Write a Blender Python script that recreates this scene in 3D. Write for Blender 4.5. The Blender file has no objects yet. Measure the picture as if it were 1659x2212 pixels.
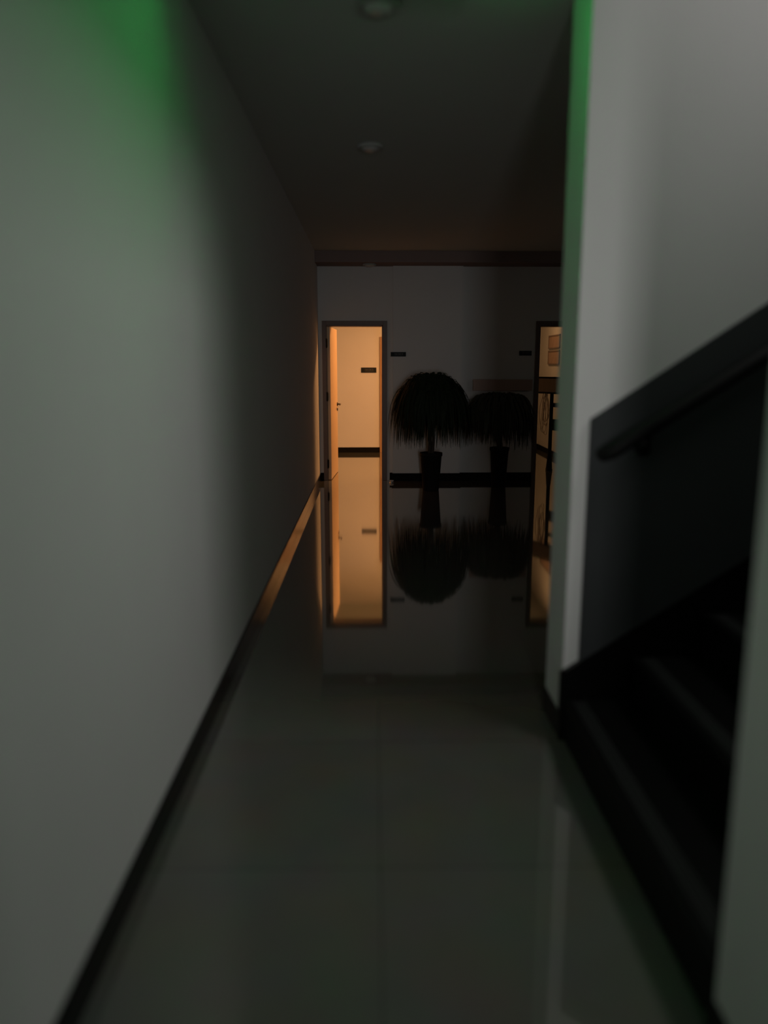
import bpy, bmesh, math, random
from mathutils import Vector, Matrix

S = bpy.context.scene
C = S.collection
R = math.radians

# ------------------------------------------------------------------ camera
cam_d = bpy.data.cameras.new('camera')
cam = bpy.data.objects.new('camera', cam_d)
C.objects.link(cam)
cam_d.sensor_fit = 'HORIZONTAL'
cam_d.sensor_width = 26.0
cam_d.lens = 26.0 * 1660 / 1659
cam_d.clip_start = 0.02
cam.location = (0, 0, 1.5)
cam.rotation_euler = (R(90 - 10.8), 0, R(-0.845))
cam_d.dof.use_dof = True
cam_d.dof.focus_distance = 10.5
cam_d.dof.aperture_fstop = 0.68
S.camera = cam

# ------------------------------------------------------------------ world, exposure
w = bpy.data.worlds.new('world')
S.world = w
w.use_nodes = True
w.node_tree.nodes['Background'].inputs[0].default_value = (0.5, 0.55, 0.6, 1)
w.node_tree.nodes['Background'].inputs[1].default_value = 0.0
S.view_settings.view_transform = 'Standard'
S.view_settings.look = 'None'
S.view_settings.exposure = 0
S.view_settings.gamma = 1
S.view_settings.use_curve_mapping = False
S.cycles.use_denoising = True
S.cycles.max_bounces = 10
S.cycles.diffuse_bounces = 5
S.cycles.sample_clamp_indirect = 4.0


def area(name, loc, look, sx, sy, power, col, spread=180):
    d = bpy.data.lights.new(name, 'AREA')
    d.shape = 'RECTANGLE'
    d.size = sx
    d.size_y = sy
    d.energy = power
    d.color = col
    d.spread = R(spread)
    o = bpy.data.objects.new(name, d)
    C.objects.link(o)
    o.location = loc
    o.rotation_euler = (Vector(look) - Vector(loc)).to_track_quat('-Z', 'Y').to_euler()
    return o


# dim daylight/night glow through the window at the corridor's end behind the viewer
area('window_glow', (0.35, -1.50, 1.35), (0.37, 10, 1.20), 0.34, 1.2, 2.7, (1.0, 0.965, 0.95), 46)
# light high in the stairwell, above the flight
area('stair_glow', (2.3, 2.2, 3.65), (-0.7, 2.5, 0.9), 1.2, 0.65, 6.4, (1.0, 0.955, 0.95), 95)
# added fill at the lobby's right end, lifts the dim far wall
area('lobby_fill', (4.5, 6.5, 1.8), (1.5, 9.5, 1.4), 1.2, 1.2, 1.9, (1.0, 0.9, 0.85))
# ceiling light of the lit back room and of the side room
area('back_room_light', (0.95, 11.4, 2.70), (0.95, 11.4, 0), 0.3, 0.3, 70.0, (1.0, 0.43, 0.145))
area('side_room_light', (2.2, 12.6, 2.70), (2.2, 12.6, 0), 0.4, 0.4, 6.5, (1.0, 0.50, 0.20))

# ------------------------------------------------------------------ helpers


def mat(name, col, rough=0.6, ior=1.5, metal=0.0, noise=0.0, scale=8.0, bump=0.0, bscale=60.0, spec=0.5):
    m = bpy.data.materials.new(name)
    m.use_nodes = True
    nt = m.node_tree
    b = nt.nodes['Principled BSDF']
    b.inputs['Base Color'].default_value = (*col, 1)
    b.inputs['Roughness'].default_value = rough
    b.inputs['IOR'].default_value = ior
    b.inputs['Metallic'].default_value = metal
    b.inputs['Specular IOR Level'].default_value = spec
    tc = nt.nodes.new('ShaderNodeTexCoord')
    if noise > 0:
        n = nt.nodes.new('ShaderNodeTexNoise')
        n.inputs['Scale'].default_value = scale
        n.inputs['Detail'].default_value = 4
        nt.links.new(tc.outputs['Object'], n.inputs['Vector'])
        mx = nt.nodes.new('ShaderNodeMix')
        mx.data_type = 'RGBA'
        mx.inputs[6].default_value = (*[c * (1 - noise) for c in col], 1)
        mx.inputs[7].default_value = (*[min(1, c * (1 + noise)) for c in col], 1)
        nt.links.new(n.outputs['Fac'], mx.inputs[0])
        nt.links.new(mx.outputs[2], b.inputs['Base Color'])
    if bump > 0:
        n2 = nt.nodes.new('ShaderNodeTexNoise')
        n2.inputs['Scale'].default_value = bscale
        nt.links.new(tc.outputs['Object'], n2.inputs['Vector'])
        bp = nt.nodes.new('ShaderNodeBump')
        bp.inputs['Strength'].default_value = bump
        bp.inputs['Distance'].default_value = 0.002
        nt.links.new(n2.outputs['Fac'], bp.inputs['Height'])
        nt.links.new(bp.outputs['Normal'], b.inputs['Normal'])
    return m


def emit(name, col, strength):
    m = bpy.data.materials.new(name)
    m.use_nodes = True
    b = m.node_tree.nodes['Principled BSDF']
    b.inputs['Base Color'].default_value = (*col, 1)
    b.inputs['Emission Color'].default_value = (*col, 1)
    b.inputs['Emission Strength'].default_value = strength
    return m


def wood(name, c1, c2, rough=0.45, sc=3.0):
    m = bpy.data.materials.new(name)
    m.use_nodes = True
    nt = m.node_tree
    b = nt.nodes['Principled BSDF']
    b.inputs['Roughness'].default_value = rough
    tc = nt.nodes.new('ShaderNodeTexCoord')
    mp = nt.nodes.new('ShaderNodeMapping')
    mp.inputs['Scale'].default_value = (12 * sc, 12 * sc, sc)
    n = nt.nodes.new('ShaderNodeTexNoise')
    n.inputs['Scale'].default_value = 1.0
    n.inputs['Detail'].default_value = 5
    mx = nt.nodes.new('ShaderNodeMix')
    mx.data_type = 'RGBA'
    mx.inputs[6].default_value = (*c1, 1)
    mx.inputs[7].default_value = (*c2, 1)
    nt.links.new(tc.outputs['Object'], mp.inputs['Vector'])
    nt.links.new(mp.outputs['Vector'], n.inputs['Vector'])
    nt.links.new(n.outputs['Fac'], mx.inputs[0])
    nt.links.new(mx.outputs[2], b.inputs['Base Color'])
    return m


def floor_mat():
    m = bpy.data.materials.new('polished_floor_tile')
    m.use_nodes = True
    nt = m.node_tree
    b = nt.nodes['Principled BSDF']
    b.inputs['Roughness'].default_value = 0.045
    b.inputs['IOR'].default_value = 5.0
    tc = nt.nodes.new('ShaderNodeTexCoord')
    br = nt.nodes.new('ShaderNodeTexBrick')
    br.offset = 0.0
    br.inputs['Color1'].default_value = (0.165, 0.165, 0.145, 1)
    br.inputs['Color2'].default_value = (0.175, 0.174, 0.155, 1)
    br.inputs['Mortar'].default_value = (0.07, 0.07, 0.065, 1)
    br.inputs['Scale'].default_value = 1.0
    br.inputs['Mortar Size'].default_value = 0.0018
    br.inputs['Brick Width'].default_value = 0.8
    br.inputs['Row Height'].default_value = 0.8
    mp = nt.nodes.new('ShaderNodeMapping')
    mp.inputs['Location'].default_value = (-0.02 + 0.8, 0.31, 0)
    nt.links.new(tc.outputs['Object'], mp.inputs['Vector'])
    nt.links.new(mp.outputs['Vector'], br.inputs['Vector'])
    n = nt.nodes.new('ShaderNodeTexNoise')
    n.inputs['Scale'].default_value = 3.5
    n.inputs['Detail'].default_value = 6
    nt.links.new(tc.outputs['Object'], n.inputs['Vector'])
    hs = nt.nodes.new('ShaderNodeMix')
    hs.data_type = 'RGBA'
    hs.blend_type = 'MULTIPLY'
    hs.inputs[0].default_value = 0.35
    nt.links.new(br.outputs['Color'], hs.inputs[6])
    nt.links.new(n.outputs['Color'], hs.inputs[7])
    n2 = nt.nodes.new('ShaderNodeTexNoise')
    n2.inputs['Scale'].default_value = 5
    nt.links.new(tc.outputs['Object'], n2.inputs['Vector'])
    bp = nt.nodes.new('ShaderNodeBump')
    bp.inputs['Strength'].default_value = 0.02
    bp.inputs['Distance'].default_value = 0.004
    nt.links.new(n2.outputs['Fac'], bp.inputs['Height'])
    df = nt.nodes.new('ShaderNodeBsdfDiffuse')
    gl = nt.nodes.new('ShaderNodeBsdfGlossy')
    gl.inputs['Color'].default_value = (0.96, 0.95, 0.91, 1)
    gl.inputs['Roughness'].default_value = 0.05
    lw = nt.nodes.new('ShaderNodeLayerWeight')
    lw.inputs['Blend'].default_value = 0.5
    cr = nt.nodes.new('ShaderNodeValToRGB')
    e = cr.color_ramp.elements
    e[0].position, e[0].color = 0.0, (0.05, 0.05, 0.05, 1)
    e[1].position, e[1].color = 1.0, (1, 1, 1, 1)
    for p, v in ((0.40, 0.08), (0.55, 0.22), (0.68, 0.52), (0.85, 0.76)):
        q = e.new(p)
        q.color = (v, v, v, 1)
    ms = nt.nodes.new('ShaderNodeMixShader')
    nt.links.new(hs.outputs[2], df.inputs['Color'])
    nt.links.new(bp.outputs['Normal'], df.inputs['Normal'])
    nt.links.new(bp.outputs['Normal'], gl.inputs['Normal'])
    nt.links.new(lw.outputs['Facing'], cr.inputs['Fac'])
    nt.links.new(cr.outputs['Color'], ms.inputs[0])
    nt.links.new(df.outputs[0], ms.inputs[1])
    nt.links.new(gl.outputs[0], ms.inputs[2])
    nt.links.new(ms.outputs[0], nt.nodes['Material Output'].inputs['Surface'])
    nt.nodes.remove(b)
    return m


M = dict(
    wall=mat('matte_wall_paint', (0.66, 0.66, 0.65), 0.9, noise=0.03, scale=3, bump=0.15, bscale=90, spec=0.2),
    ceil=mat('matte_ceiling_paint', (0.50, 0.53, 0.50), 0.95, noise=0.03, scale=3, spec=0.1),
    floor=floor_mat(),
    beam=mat('beam_painted_glow', (0.26, 0.20, 0.185), 0.9, noise=0.05, scale=4, spec=0.1),  # dim orange light on the beam is put into its colour
    rim=mat('off_white_plastic', (0.40, 0.41, 0.39), 0.7, noise=0.03, scale=20, spec=0.2),
    tile=mat('black_glazed_skirting', (0.004, 0.004, 0.004), 0.14, ior=1.34, noise=0.2, scale=30),
    skirt=mat('black_matte_skirting', (0.004, 0.004, 0.004), 0.7, noise=0.2, scale=30, spec=0.1),
    dado=mat('dark_dado_paint', (0.030, 0.034, 0.035), 0.65, noise=0.15, scale=5, bump=0.1, spec=0.25),
    stone=mat('black_stair_stone', (0.004, 0.004, 0.004), 0.5, noise=0.4, scale=25, spec=0.12),
    strip=mat('grey_grit_strip', (0.028, 0.028, 0.03), 0.7, noise=0.3, scale=80, bump=0.5),
    black=mat('black_satin_metal', (0.006, 0.006, 0.006), 0.6, noise=0.1, scale=10, spec=0.15),
    frame=wood('dark_brown_door_wood', (0.10, 0.065, 0.05), (0.15, 0.095, 0.07)),
    leaf=wood('pale_door_wood', (0.62, 0.45, 0.28), (0.70, 0.52, 0.33)),
    brown=wood('mid_brown_wood', (0.33, 0.19, 0.10), (0.42, 0.25, 0.14)),
    rail=wood('pale_rail_wood', (0.36, 0.24, 0.19), (0.44, 0.31, 0.26)),
    board=wood('grey_brown_board', (0.20, 0.15, 0.13), (0.27, 0.21, 0.18)),
    steel=mat('dark_brushed_steel', (0.10, 0.09, 0.08), 0.35, metal=0.9, noise=0.1, scale=40),
    chrome=mat('glint_steel', (0.7, 0.7, 0.72), 0.25, metal=1.0, noise=0.05, scale=30),
    sign=mat('dark_sign_plastic', (0.012, 0.016, 0.016), 0.6, noise=0.2, scale=20, spec=0.2),
    signtext=mat('sign_lettering', (0.09, 0.08, 0.07), 0.5, noise=0.1, scale=20),
    plastic=mat('white_plastic', (0.55, 0.55, 0.54), 0.4, noise=0.03, scale=20),
    grey=mat('grey_plastic', (0.12, 0.12, 0.12), 0.5, noise=0.05, scale=20),
    foliage=mat('dark_green_leaf', (0.012, 0.019, 0.007), 0.7, noise=0.5, scale=12, spec=0.2),
    foliage2=mat('olive_green_leaf', (0.055, 0.055, 0.035), 0.7, noise=0.5, scale=12, spec=0.2),
    bark=mat('brown_bark', (0.045, 0.03, 0.02), 0.9, noise=0.4, scale=30, bump=0.6),
    pot=mat('black_plant_pot', (0.010, 0.009, 0.009), 0.7, noise=0.2, scale=15, spec=0.15),
    soil=mat('dark_soil', (0.02, 0.014, 0.01), 1.0, noise=0.5, scale=60, bump=0.8),
    paper=mat('brown_picture', (0.42, 0.30, 0.24), 0.8, noise=0.15, scale=9),
    cord=mat('pale_cord', (0.55, 0.45, 0.35), 0.6, noise=0.1, scale=30),
    green=emit('green_sign_light', (0.02, 0.62, 0.10), 1.0),
    glow=emit('night_window_glow', (0.75, 0.85, 1.0), 0.5),
)


def box(bm, x0, x1, y0, y1, z0, z1, bev=0.0):
    vs = [bm.verts.new(p) for p in ((x0, y0, z0), (x1, y0, z0), (x1, y1, z0), (x0, y1, z0),
                                    (x0, y0, z1), (x1, y0, z1), (x1, y1, z1), (x0, y1, z1))]
    fs = [bm.faces.new([vs[i] for i in f]) for f in
          ((0, 3, 2, 1), (4, 5, 6, 7), (0, 1, 5, 4), (1, 2, 6, 5), (2, 3, 7, 6), (3, 0, 4, 7))]
    if bev > 0:
        es = list({e for f in fs for e in f.edges})
        bmesh.ops.bevel(bm, geom=es, offset=bev, segments=2, affect='EDGES', profile=0.6)


def prism(bm, pts, axis, a, b):
    """polygon pts (two coords) extruded along axis 'y' (pts = x,z) or 'x' (pts = y,z)"""
    f = (lambda p, t: (p[0], t, p[1])) if axis == 'y' else (lambda p, t: (t, p[0], p[1]))
    v0 = [bm.verts.new(f(p, a)) for p in pts]
    v1 = [bm.verts.new(f(p, b)) for p in pts]
    bm.faces.new(v0)
    bm.faces.new(list(reversed(v1)))
    n = len(pts)
    for i in range(n):
        bm.faces.new((v0[i], v1[i], v1[(i + 1) % n], v0[(i + 1) % n]))


def tube(bm, pts, r, n=10, caps=True):
    pts = [Vector(p) for p in pts]
    rs = r if isinstance(r, (list, tuple)) else [r] * len(pts)
    rings = []
    prev = None
    for i, p in enumerate(pts):
        t = (pts[min(i + 1, len(pts) - 1)] - pts[max(i - 1, 0)]).normalized()
        up = prev if prev else (Vector((0, 0, 1)) if abs(t.z) < 0.9 else Vector((1, 0, 0)))
        a = t.cross(up).normalized()
        bb = a.cross(t).normalized()
        prev = bb
        rings.append([bm.verts.new(p + a * math.cos(k * 2 * math.pi / n) * rs[i] + bb * math.sin(k * 2 * math.pi / n) * rs[i]) for k in range(n)])
    for i in range(len(rings) - 1):
        for k in range(n):
            bm.faces.new((rings[i][k], rings[i][(k + 1) % n], rings[i + 1][(k + 1) % n], rings[i + 1][k]))
    if caps:
        bm.faces.new(list(reversed(rings[0])))
        bm.faces.new(rings[-1])


def lathe(bm, prof, cx=0, cy=0, n=40):
    rings = []
    for r, z in prof:
        if r < 1e-5:
            rings.append([bm.verts.new((cx, cy, z))])
        else:
            rings.append([bm.verts.new((cx + r * math.cos(k * 2 * math.pi / n), cy + r * math.sin(k * 2 * math.pi / n), z)) for k in range(n)])
    for a, b in zip(rings, rings[1:]):
        for k in range(n):
            k2 = (k + 1) % n
            if len(a) == 1 and len(b) == 1:
                continue
            if len(a) == 1:
                bm.faces.new((a[0], b[k], b[k2]))
            elif len(b) == 1:
                bm.faces.new((a[k], b[0], a[k2]))
            else:
                bm.faces.new((a[k], b[k], b[k2], a[k2]))


def obj(name, bm, m, parent=None, smooth=False):
    bmesh.ops.recalc_face_normals(bm, faces=bm.faces)
    me = bpy.data.meshes.new(name)
    bm.to_mesh(me)
    bm.free()
    me.materials.append(m)
    if smooth:
        for p in me.polygons:
            p.use_smooth = True
    o = bpy.data.objects.new(name, me)
    C.objects.link(o)
    if parent:
        o.parent = parent
    return o


def boxes(name, lst, m, parent=None, bev=0.0):
    bm = bmesh.new()
    for b in lst:
        box(bm, *b, bev=bev)
    return obj(name, bm, m, parent)


def empty(name, loc=(0, 0, 0), rz=0):
    o = bpy.data.objects.new(name, None)
    o.empty_display_size = 0.1
    C.objects.link(o)
    o.location = loc
    o.rotation_euler = (0, 0, rz)
    return o


def tag(o, label, cat, group=None):
    o['label'] = label
    o['category'] = cat
    if group:
        o['group'] = group
    return o


def struct(o, label=None):
    o['kind'] = 'structure'
    if label:
        o['label'] = label
    return o


# ------------------------------------------------------------------ the setting
XL, XR = -0.695, 0.765         # corridor walls
YN, YF = 1.48, 2.92            # stair opening
D = 10.13                      # far wall
H = 2.86
HB = 2.73

struct(boxes('floor', [(-1.8, 4.8, -1.9, 14.4, -0.15, 0.0)], M['floor']), 'polished grey floor tiles running down the corridor')
struct(boxes('ceiling', [(-0.85, XR, -1.8, 3.2, H, H + 0.12), (-0.85, 4.75, 3.2, D + 0.2, H, H + 0.12)], M['ceil']), 'plain corridor ceiling')
struct(boxes('trim_1', [(XL, 4.6, 9.72, D, HB, H)], M['beam']), 'dropped ceiling beam over the far wall')
struct(boxes('wall_left', [(XL - 0.15, XL, -1.8, D + 0.2, 0, H)], M['wall']), 'long plain left corridor wall')
struct(boxes('wall_right', [(XR, XR + 0.15, -1.8, YN, 0, H)], M['wall']), 'near right wall ending at the stair opening')
struct(boxes('wall_stair_far', [(XR, 4.6, YF, 3.2, 0, 5.0)], M['wall']), 'pale wall along the far side of the stairs')
struct(boxes('wall_stair_near', [(XR + 0.15, 4.6, YN - 0.2, YN, 0, 5.0)], M['wall']), 'wall along the near side of the stairs')
struct(boxes('wall_stair_upper', [(XR - 0.12, XR, YN - 0.2, 3.2, H + 0.12, 5.0)], M['wall']), 'wall above the corridor ceiling at the stair opening')
struct(boxes('wall_stair_end', [(4.6, 4.75, YN - 0.2, D + 0.2, 0, 5.0)], M['wall']), 'end wall of stairwell and lobby')
struct(boxes('ceiling', [(XR - 0.12, 4.75, YN - 0.2, 3.2, 5.0, 5.12)], M['ceil']), 'stairwell ceiling')
struct(boxes('wall_back', [(XL, XR, -1.8, -1.6, 0, H)], M['wall']), 'corridor end wall behind the viewer')

# far wall with its two door openings
A0, A1, B0, B1, HD = -0.592, 0.135, 2.165, 2.93, 2.005
fw = [(XL, A0, D, D + 0.2, 0, H), (A0, A1, D, D + 0.2, HD, H), (A1, B0, D, D + 0.2, 0, H),
      (B0, B1, D, D + 0.2, HD, H), (B1, 4.6, D, D + 0.2, 0, H),
      (0.262, 1.149, D - 0.06, D, 0, HB)]
struct(boxes('wall_far', fw, M['wall']), 'far lobby wall with a shallow pier and two doorways')

# back room and side room
struct(boxes('wall_back_room', [(-1.7, 1.55, 13.45, 13.6, 0, 2.76), (-1.7, -1.55, D + 0.2, 13.45, 0, 2.76), (1.4, 1.55, D + 0.2, 13.45, 0, 2.76),
                                (-1.55, XL, D + 0.2, D + 0.35, 0, 2.76)], M['wall']), 'walls of the lit back room')
struct(boxes('wall_side_room', [(3.02, 3.17, D + 0.2, 14.2, 0, 2.76), (1.55, 3.02, 14.05, 14.2, 0, 2.76)], M['wall']), 'walls of the dim lit side room')
struct(boxes('ceiling', [(-1.7, 3.17, D + 0.2, 14.2, 2.76, 2.86)], M['ceil']), 'ceiling of the two lit rooms')


def casing(name, x0, x1, h, y0, y1, wd, parent):
    """door frame: lining inside the opening and architraves on the near face"""
    bm = bmesh.new()
    for a, b in ((x0 - wd, x0 + 0.001), (x1 - 0.001, x1 + wd)):
        box(bm, a, b, y0 - 0.018, y0 + 0.001, 0, h + wd, 0.003)
    box(bm, x0, x1, y0 - 0.0175, y0 + 0.001, h, h + wd, 0.003)
    box(bm, x0 - 0.001, x0 + 0.003, y0, y1, 0, h, 0.0)
    box(bm, x1 - 0.012, x1 + 0.001, y0, y1, 0, h, 0.0)
    box(bm, x0, x1, y0, y1, h - 0.012, h + 0.001, 0.0)
    return obj(name, bm, M['frame'], parent)


def lever(parent, loc, side=1):
    bm = bmesh.new()
    x, y, z = loc
    tube(bm, [(x, y, z), (x + side * 0.012, y, z)], 0.026, 16)
    tube(bm, [(x + side * 0.01, y, z), (x + side * 0.05, y, z)], 0.010, 12)
    tube(bm, [(x + side * 0.045, y, z), (x + side * 0.05, y - 0.03, z), (x + side * 0.05, y - 0.12, z - 0.006)], [0.011, 0.010, 0.008], 12)
    o = obj('door_handle', bm, M['steel'], parent, True)
    bm = bmesh.new()
    tube(bm, [(x, y, z - 0.075), (x + side * 0.008, y, z - 0.075)], 0.020, 16)
    box(bm, x + side * 0.008 - 0.004, x + side * 0.008 + 0.004, y - 0.003, y + 0.003, z - 0.09, z - 0.06)
    obj('keyhole_cover', bm, M['steel'], parent, False)
    return o


# door 1: open leaf swung into the back room
d1 = struct(empty('door_1', (0, 0, 0)), 'open pale door with dark casing, warm light beyond')
casing('door_frame', A0, A1, HD, D, D + 0.2, 0.055, d1)
lfm = bmesh.new()
box(lfm, 0.0, 0.042, 0.0, 0.86, 0.008, HD - 0.018, 0.002)
leafo = obj('door_leaf', lfm, M['leaf'], d1)
leafo.location = (A0 + 0.004, D + 0.012, 0)
leafo.rotation_euler = (0, 0, R(-3.3))
hd = lever(leafo, (0.042, 0.79, 0.965))
for z in (0.22, 1.10, 1.78):
    bm = bmesh.new()
    tube(bm, [(A0 + 0.002, D - 0.018, z - 0.055), (A0 + 0.002, D - 0.018, z + 0.055)], 0.010, 12)
    tube(bm, [(A0 + 0.002, D - 0.018, z - 0.062), (A0 + 0.002, D - 0.018, z + 0.062)], 0.006, 12)
    box(bm, A0 + 0.0, A0 + 0.014, D - 0.015, D + 0.03, z - 0.05, z + 0.05)
    obj('hinge', bm, M['black'], d1)

# door 2: doorway to the side room, partly hidden by the stair wall
d2 = struct(empty('door_2', (0, 0, 0)), 'right doorway with dark casing, dim orange room beyond')
casing('door_frame', B0, B1, HD, D, D + 0.2, 0.055, d2)

# door 3: closed wooden door in the back room
d3 = struct(empty('door_3', (0, 0, 0)), 'closed brown door in the back room, only its left edge in view')
bm = bmesh.new()
box(bm, 0.125, 0.185, 13.425, 13.45, 0, 1.98, 0.003)
box(bm, 0.945, 1.005, 13.425, 13.45, 0, 1.98, 0.003)
box(bm, 0.185, 0.945, 13.425, 13.45, 1.92, 1.98, 0.003)
obj('door_frame', bm, M['brown'], d3)
bm = bmesh.new()
box(bm, 0.185, 0.945, 13.435, 13.45, 0.008, 1.92, 0.002)
obj('door_leaf', bm, M['brown'], d3)

# baseboards: black glazed tile, glossy
BT = 0.10
struct(boxes('baseboard_left', [(XL, XL + 0.012, -1.6, D, 0, BT)], M['tile'], bev=0.002), 'black glazed tile skirting along the left wall')
struct(boxes('baseboard_right', [(XR - 0.012, XR, -1.6, YN, 0, BT), (XR - 0.012, XR, YF, 3.2, 0, BT), (XR - 0.012, XR + 0.15, YN, YN + 0.012, 0, BT)], M['tile'], bev=0.002), 'black skirting along the right wall')
struct(boxes('baseboard_far', [(XL + 0.012, A0 - 0.056, D - 0.014, D, 0, BT), (0.225, 0.262, D - 0.014, D, 0, BT),
                               (0.25, 1.161, D - 0.074, D - 0.06, 0, BT), (1.149, B0 - 0.056, D - 0.014, D, 0, BT), (B1 + 0.069, 4.6, D - 0.014, D, 0, BT)],
       M['skirt'], bev=0.002), 'black skirting along the far wall')
struct(boxes('baseboard_back_room', [(-1.55, 0.125, 13.436, 13.45, 0, 0.09), (1.005, 1.4, 13.436, 13.45, 0, 0.09)], M['skirt'], bev=0.002), 'black skirting in the lit back room')
struct(boxes('baseboard_side_room', [(3.006, 3.02, D + 0.2, 14.05, 0, 0.09), (1.55, 3.006, 14.036, 14.05, 0, 0.09)], M['skirt'], bev=0.002), 'black skirting in the side room')

# window behind the viewer
w1 = struct(empty('window_1', (0, 0, 0)), 'window at the corridor end behind the viewer')
boxes('window_frame', [(0.12, 0.17, -1.6, -1.56, 0.85, 2.15), (0.53, 0.58, -1.6, -1.56, 0.85, 2.15), (0.17, 0.53, -1.6, -1.56, 0.85, 0.9), (0.17, 0.53, -1.6, -1.56, 2.1, 2.15)], M['plastic'], w1, bev=0.003)
boxes('pane', [(0.17, 0.53, -1.59, -1.58, 0.9, 2.1)], M['glow'], w1)

# stair wall dado and stepped skirting
SX0, RISE, RUN, NS = 0.775, 0.18, 0.268, 12
sl = RISE / RUN


def prism_obj(name, pts, a, b, m, parent=None):
    bm = bmesh.new()
    prism(bm, pts, 'y', a, b)
    return obj(name, bm, m, parent)


xe = SX0 + RUN * NS
dd = 0.825
struct(prism_obj('trim_2', [(dd, 0.30), (xe, 0.30 + (xe - dd) * sl), (xe, 1.30 + (xe - dd) * sl), (dd, 1.30)], YF - 0.022, YF, M['dado']),
       'dark dado panel rising along the stair wall')
struct(prism_obj('trim_3', [(XR - 0.012, 0), (xe, 0), (xe, 0.285 + (xe - XR) * sl), (XR - 0.012, 0.285)], YF - 0.030, YF, M['tile']),
       'black sloping skirting along the foot of the stair wall')

# ------------------------------------------------------------------ staircase
st = tag(empty('staircase', (SX0, YN, 0)), 'black stone staircase climbing to the right with grey grit strips', 'staircase')
L = YF - 0.030 - YN
for i in range(NS):
    bm = bmesh.new()
    x0 = i * RUN
    x1 = (i + 1) * RUN + (0.02 if i < NS - 1 else 0.5)
    z = (i + 1) * RISE
    box(bm, x0, x1, 0.014 if i == 0 else 0.004, L - 0.002, 0.0, z - 0.03)
    box(bm, x0 - 0.012, x1, 0.014 if i == 0 else 0.004, L - 0.002, z - 0.03, z, 0.005)
    s = obj('step', bm, M['stone'], st)
    bm = bmesh.new()
    for k in range(4):
        xx = x0 + 0.022 + k * 0.014
        box(bm, xx, xx + 0.005, 0.04, L - 0.03, z - 0.001, z + 0.0025)
    obj('grit_strip', bm, M['strip'], s)

# handrail on the stair wall
hr = tag(empty('handrail', (0, 0, 0)), 'black wall mounted handrail sloping up beside the stairs', 'handrail')
p0 = Vector((0.865, YF - 0.085, 1.172))
dirv = Vector((1, 0, 0.648)).normalized()
p1 = p0 + dirv * 3.6
bm = bmesh.new()
tube(bm, [p0 + Vector((-0.002, 0.03, -0.004)), p0 + dirv * 0.02, p0 + dirv * 0.06, p1], [0.026, 0.030, 0.031, 0.031], 20)
obj('rail', bm, M['black'], hr, True)
for k in range(4):
    q = p0 + dirv * (0.19 + 1.05 * k)
    bm = bmesh.new()
    tube(bm, [q + Vector((0, 0, -0.025)), q + Vector((0.0, 0.01, -0.065)), q + Vector((0, 0.035, -0.085)), q + Vector((0, 0.064, -0.085))], 0.010, 10)
    tube(bm, [q + Vector((0, 0.055, -0.085)), q + Vector((0, 0.063, -0.085))], 0.030, 18)
    obj('bracket', bm, M['black'], hr, True)

# ------------------------------------------------------------------ green exit sign over the corridor (just above the frame)
ex = tag(empty('exit_sign', (0.16, 2.93, 2.86)), 'slim green glowing emergency sign hung from the corridor ceiling above the stair opening', 'sign')
boxes('housing', [(-0.19, 0.19, -0.0, 0.03, -0.084, 0.0)], M['plastic'], ex, bev=0.004)
boxes('light_panel', [(-0.18, 0.18, -0.006, -0.0005, -0.078, -0.006)], M['green'], ex)
boxes('light_edge', [(0.1905, 0.196, 0.0, 0.028, -0.078, -0.006)], M['green'], ex)
M['green'].node_tree.nodes['Principled BSDF'].inputs['Emission Strength'].default_value = 47.0

# ------------------------------------------------------------------ ceiling lights
for i, (x, y, z, r, lab) in enumerate((
        (0.026, 3.25, H, 0.085, 'round ceiling lamp nearest the viewer, switched off, at the top of the picture'),
        (-0.01, 5.19, H, 0.085, 'round ceiling lamp switched off, half way down the dark corridor ceiling'),
        (-0.035, 9.90, HB, 0.085, 'small round ceiling lamp above the lit doorway, switched off'))):
    t = tag(empty('ceiling_lamp', (x, y, z)), lab, 'lamp', 'unlit round corridor ceiling lamps')
    bm = bmesh.new()
    lathe(bm, [(0, 0), (r, 0), (r, -0.012), (r * 0.93, -0.02), (r * 0.74, -0.02), (r * 0.72, -0.012), (0, -0.012)])
    obj('rim', bm, M['rim'], t, True)
    bm = bmesh.new()
    lathe(bm, [(r * 0.71, -0.012), (r * 0.62, -0.024), (r * 0.4, -0.032), (0, -0.036)])
    obj('diffuser', bm, M['plastic'], t, True)

# ------------------------------------------------------------------ door signs


def room_sign(x0, x1, y, z0, z1, lab):
    t = tag(empty('room_sign', ((x0 + x1) / 2, y, (z0 + z1) / 2)), lab, 'sign')
    hw, hh = (x1 - x0) / 2, (z1 - z0) / 2
    boxes('sign_plate', [(-hw, hw, -0.012, 0, -hh, hh)], M['sign'], t, bev=0.003)
    bm = bmesh.new()
    rnd = random.Random(int(x0 * 1000))
    # blurred line of small raised characters plus a thin rule, as far as the photograph shows them
    xx = -hw * 0.5
    for k in range(5):
        wd = hw * 0.16
        box(bm, xx, xx + wd * 0.25, -0.0145, -0.0115, -hh * 0.1, hh * 0.45)
        box(bm, xx, xx + wd, -0.0145, -0.0115, hh * 0.33, hh * 0.45)
        box(bm, xx + wd * (0.3 if k % 2 else 0.75), xx + wd * (0.55 if k % 2 else 1.0), -0.0145, -0.0115, -hh * 0.1, hh * 0.33)
        xx += wd * 1.45
    box(bm, -hw * 0.5, hw * 0.6, -0.0145, -0.0115, -hh * 0.42, -hh * 0.32)
    obj('lettering', bm, M['signtext'], t)
    return t


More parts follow.
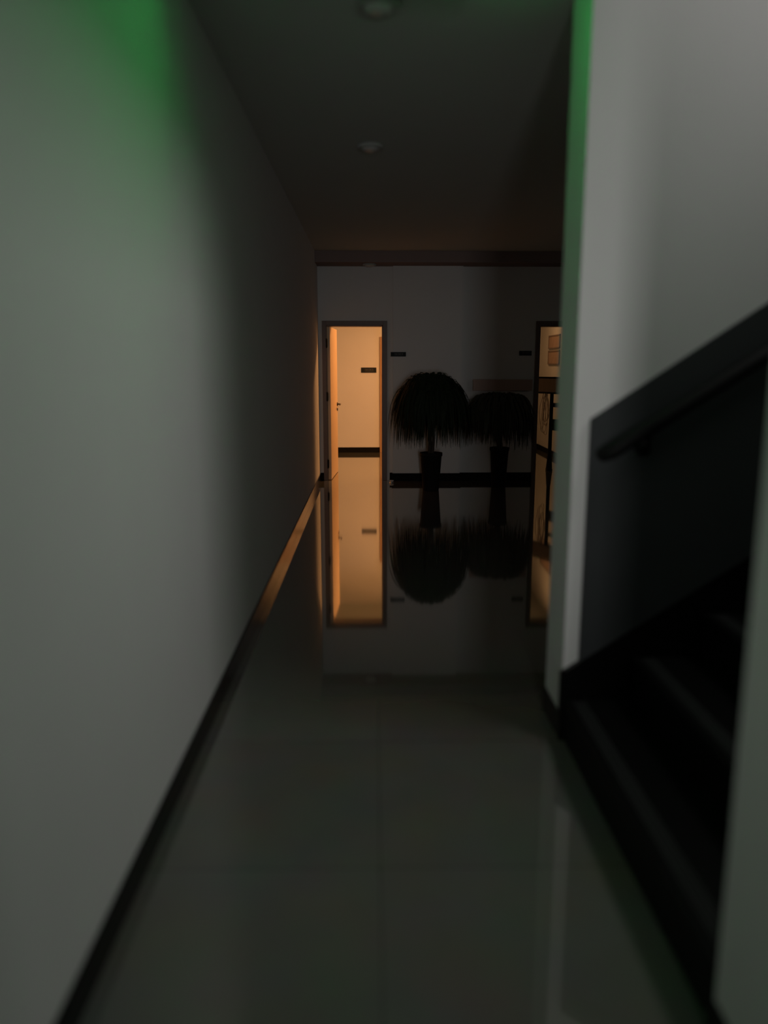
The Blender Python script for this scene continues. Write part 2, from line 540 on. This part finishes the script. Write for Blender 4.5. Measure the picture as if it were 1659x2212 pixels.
room_sign(-0.196, 0.067, 13.45, 1.377, 1.464, 'black name plate on the orange wall seen through the lit doorway')
room_sign(0.235, 0.43, D - 0.06, 1.612, 1.668, 'dark door plate on the dim far wall just right of the lit doorway')
room_sign(1.90, 2.06, D, 1.625, 1.685, 'dark door plate on the dim far wall left of the right hand doorway')

# ------------------------------------------------------------------ potted plants


def plant(name, loc, Rad, ztop, zc, zbot, n, fm, lab, seed, pr, flat=0.0, ph=0.46):
    rnd = random.Random(seed)
    t = tag(empty(name, loc), lab, 'plant')
    bm = bmesh.new()
    lathe(bm, [(0, 0.0), (pr * 0.70, 0.0), (pr * 0.72, 0.01), (pr * 0.94, ph - 0.04), (pr * 1.0, ph - 0.038), (pr * 1.0, ph), (pr * 0.92, ph), (pr * 0.90, ph - 0.05), (0, ph - 0.05)])
    p = obj('pot', bm, M['pot'], t, True)
    bm = bmesh.new()
    lathe(bm, [(pr * 0.895, ph - 0.045), (pr * 0.5, ph - 0.032), (0, ph - 0.03)], n=24)
    obj('soil', bm, M['soil'], p, True)
    bm = bmesh.new()
    for k in range(3):
        a = k * 2.1 + seed
        pts = [(0.02 * math.cos(a + s * 3) * (1 + s), 0.02 * math.sin(a + s * 3) * (1 + s), ph - 0.06 + s * (zc - ph + 0.06)) for s in [i / 6 for i in range(7)]]
        tube(bm, pts, [0.02 - 0.008 * i / 6 for i in range(7)], 8)
    obj('trunk', bm, M['bark'], t, True)
    # arching fronds: each a midrib-creased blade that rises, spreads and droops
    cl = [rnd.random() for _ in range(18)]
    cl2 = [rnd.random() for _ in range(18)]
    bm = bmesh.new()
    for i in range(n):
        a = rnd.uniform(0, 2 * math.pi)
        f = rnd.random() ** 0.55
        rr = Rad * (0.25 + 0.75 * f)
        if flat:
            rr = min(rr * 1.1, Rad)
        top = zc + (ztop - zc) * math.sqrt(max(0.0, 1 - (0.78 * f) ** 2)) * rnd.uniform(0.70, 1.05)
        if flat:
            top = zc + (ztop - zc) * rnd.uniform(0.6, 1.0) * (1 - 0.12 * f)
        ck = int(a / (2 * math.pi) * 17)
        lift = cl[ck]
        rr *= 0.86 + 0.17 * cl2[ck]
        end = zbot + lift * 0.16 + rnd.uniform(0, 1) ** 1.3 * (zc - zbot) * (1.15 - 0.35 * f)
        wd = rnd.uniform(0.010, 0.022)
        N = 9
        tw = rnd.uniform(-0.5, 0.5)
        prev = None
        swing = rnd.uniform(-0.25, 0.25)
        z0 = zc + rnd.uniform(-0.12, 0.05)
        for j in range(N + 1):
            s = j / N
            # radial travel slows towards the tip, height rises then falls
            r_ = rr * (1 - (1 - s) ** 1.9)
            if s < 0.4:
                q = s / 0.4
                z = z0 + (top - z0) * math.sin(q * math.pi / 2)
            else:
                q = (s - 0.4) / 0.6
                z = top + (end - top) * q ** 1.55
            aa = a + swing * s
            c = Vector((r_ * math.cos(aa), r_ * math.sin(aa), z))
            side = Vector((-math.sin(aa + tw), math.cos(aa + tw), 0.25 * math.sin(tw)))
            ww = wd * math.sin(math.pi * min(1, 0.12 + 0.88 * s) ** 0.8) + 0.0015
            row = (bm.verts.new(c - side * ww), bm.verts.new(c + Vector((0, 0, 0.3 * ww))), bm.verts.new(c + side * ww))
            if prev:
                bm.faces.new((prev[0], prev[1], row[1], row[0]))
                bm.faces.new((prev[1], prev[2], row[2], row[1]))
            prev = row
    obj('foliage', bm, fm, t, False)
    return t


plant('potted_plant', (0.71, 9.30, 0), 0.53, 1.42, 0.98, 0.47, 900, M['foliage'],
      'dark weeping potted plant with round crown just right of the lit doorway', 3, 0.137)
plant('potted_plant', (1.59, 9.60, 0), 0.47, 1.19, 0.85, 0.46, 900, M['foliage2'],
      'low square topped potted plant under the brown rail, left of the right hand doorway', 8, 0.122, flat=1, ph=0.49)

# ------------------------------------------------------------------ brown rail on the far wall
rl = tag(empty('wall_rail', (1.80, D, 1.25)), 'broad brown wooden rail fixed on the dim far wall above the right hand plant', 'rail')
boxes('rail_board', [(-0.50, 0.27, -0.085, -0.06, -0.072, 0.072)], M['rail'], rl, bev=0.006)
for x in (-0.42, 0.18):
    boxes('bracket', [(x - 0.02, x + 0.02, -0.06, 0.0, -0.03, 0.03)], M['black'], rl, bev=0.003)

# ------------------------------------------------------------------ rack in the side room
rk = tag(empty('display_rack', (2.56, 11.05, 0)), 'tall dark rack with cross bars standing inside the dim orange doorway', 'rack')
ex_, ey_ = 0.36, -0.62


def bar(name, z0, z1, t0, t1, th, m):
    bm = bmesh.new()
    d = Vector((ex_, ey_, 0))
    n = Vector((-ey_, ex_, 0)).normalized() * th / 2
    a, b = d * t0, d * t1
    vs = []
    for z in (z0, z1):
        for p in (a - n, b - n, b + n, a + n):
            vs.append(bm.verts.new((p.x, p.y, z)))
    for f in ((0, 3, 2, 1), (4, 5, 6, 7), (0, 1, 5, 4), (1, 2, 6, 5), (2, 3, 7, 6), (3, 0, 4, 7)):
        bm.faces.new([vs[i] for i in f])
    bmesh.ops.bevel(bm, geom=list(bm.edges), offset=0.004, segments=2, affect='EDGES')
    return obj(name, bm, m, rk)


tb = bar('top_board', 1.11, 1.33, -0.42, 1.04, 0.03, M['board'])
bar('cross_bar', 1.315, 1.34, -0.43, 1.05, 0.045, M['black'])
bar('cross_bar', 1.10, 1.125, -0.43, 1.05, 0.045, M['black'])
bar('cross_bar', 0.915, 0.975, 0.0, 1.0, 0.03, M['black'])
bar('lower_panel', 0.585, 0.745, 0.0, 1.0, 0.025, M['black'])
for k, (t, zt) in enumerate(((0, 1.12), (1, 1.12))):
    bm = bmesh.new()
    px, py = ex_ * t, ey_ * t
    tube(bm, [(px, py, 0.03), (px, py, zt)], 0.026, 14)
    o = obj('post', bm, M['black'], rk, True)
    bm = bmesh.new()
    box(bm, px - 0.04, px + 0.04, py - 0.05, py + 0.05, 0.0, 0.03, 0.005)
    tube(bm, [(px, py, 0.03), (px, py, 0.22)], [0.045, 0.03], 14)
    obj('foot', bm, M['black'], o)

cd = bmesh.new()
rnd = random.Random(5)
for k in range(7):
    dx = rnd.uniform(-0.03, 0.03)
    bot = rnd.uniform(0.48, 0.72)
    pts = []
    for j in range(21):
        s = j / 20 * 2 * math.pi
        pts.append((2.478 + dx + 0.035 * math.sin(s) * (1 - 0.3 * math.cos(s)) + 0.01 * math.sin(3 * s + k), 11.10 + 0.008 * k + 0.01 * math.sin(2 * s), (1.105 + bot) / 2 + (1.105 - bot) / 2 * math.cos(s)))
    tube(cd, pts, 0.0035, 6, caps=False)
tag(obj('hanging_cord', cd, M['cord'], None, True), 'bundle of thin pale cord loops hanging beside the rack post in the right hand doorway', 'cord')

# ------------------------------------------------------------------ pictures on the side room wall
for z0, z1, lab in ((1.775, 1.995, 'upper of two brown framed pictures on the side room wall'),
                    (1.515, 1.745, 'lower of two brown framed pictures on the side room wall')):
    t = tag(empty('wall_picture', (3.02, 12.97, (z0 + z1) / 2)), lab, 'picture')
    hh = (z1 - z0) / 2
    boxes('picture_frame', [(-0.02, 0, -0.40, 0.40, -hh, -hh + 0.02), (-0.02, 0, -0.40, 0.40, hh - 0.02, hh), (-0.02, 0, -0.40, -0.38, -hh, hh), (-0.02, 0, 0.38, 0.40, -hh, hh)], M['board'], t)
    boxes('picture_sheet', [(-0.012, -0.001, -0.381, 0.381, -hh + 0.019, hh - 0.019)], M['paper'], t)

# ------------------------------------------------------------------ bright stub added as the window glint on the skirting
ds = tag(empty('skirting_glint', (0.245, 9.90, 0)), 'small bright stub standing in for a window glint on the skirting right of the lit doorway', 'glint')
bm = bmesh.new()
lathe(bm, [(0, 0), (0.032, 0), (0.032, 0.006), (0.02, 0.012), (0.018, 0.03), (0.0, 0.036)], n=24)
obj('base', bm, M['chrome'], ds, True)
bm = bmesh.new()
lathe(bm, [(0.0185, 0.018), (0.026, 0.02), (0.026, 0.032), (0.0185, 0.034)], n=24)
obj('glint_ring', bm, M['plastic'], ds, True)
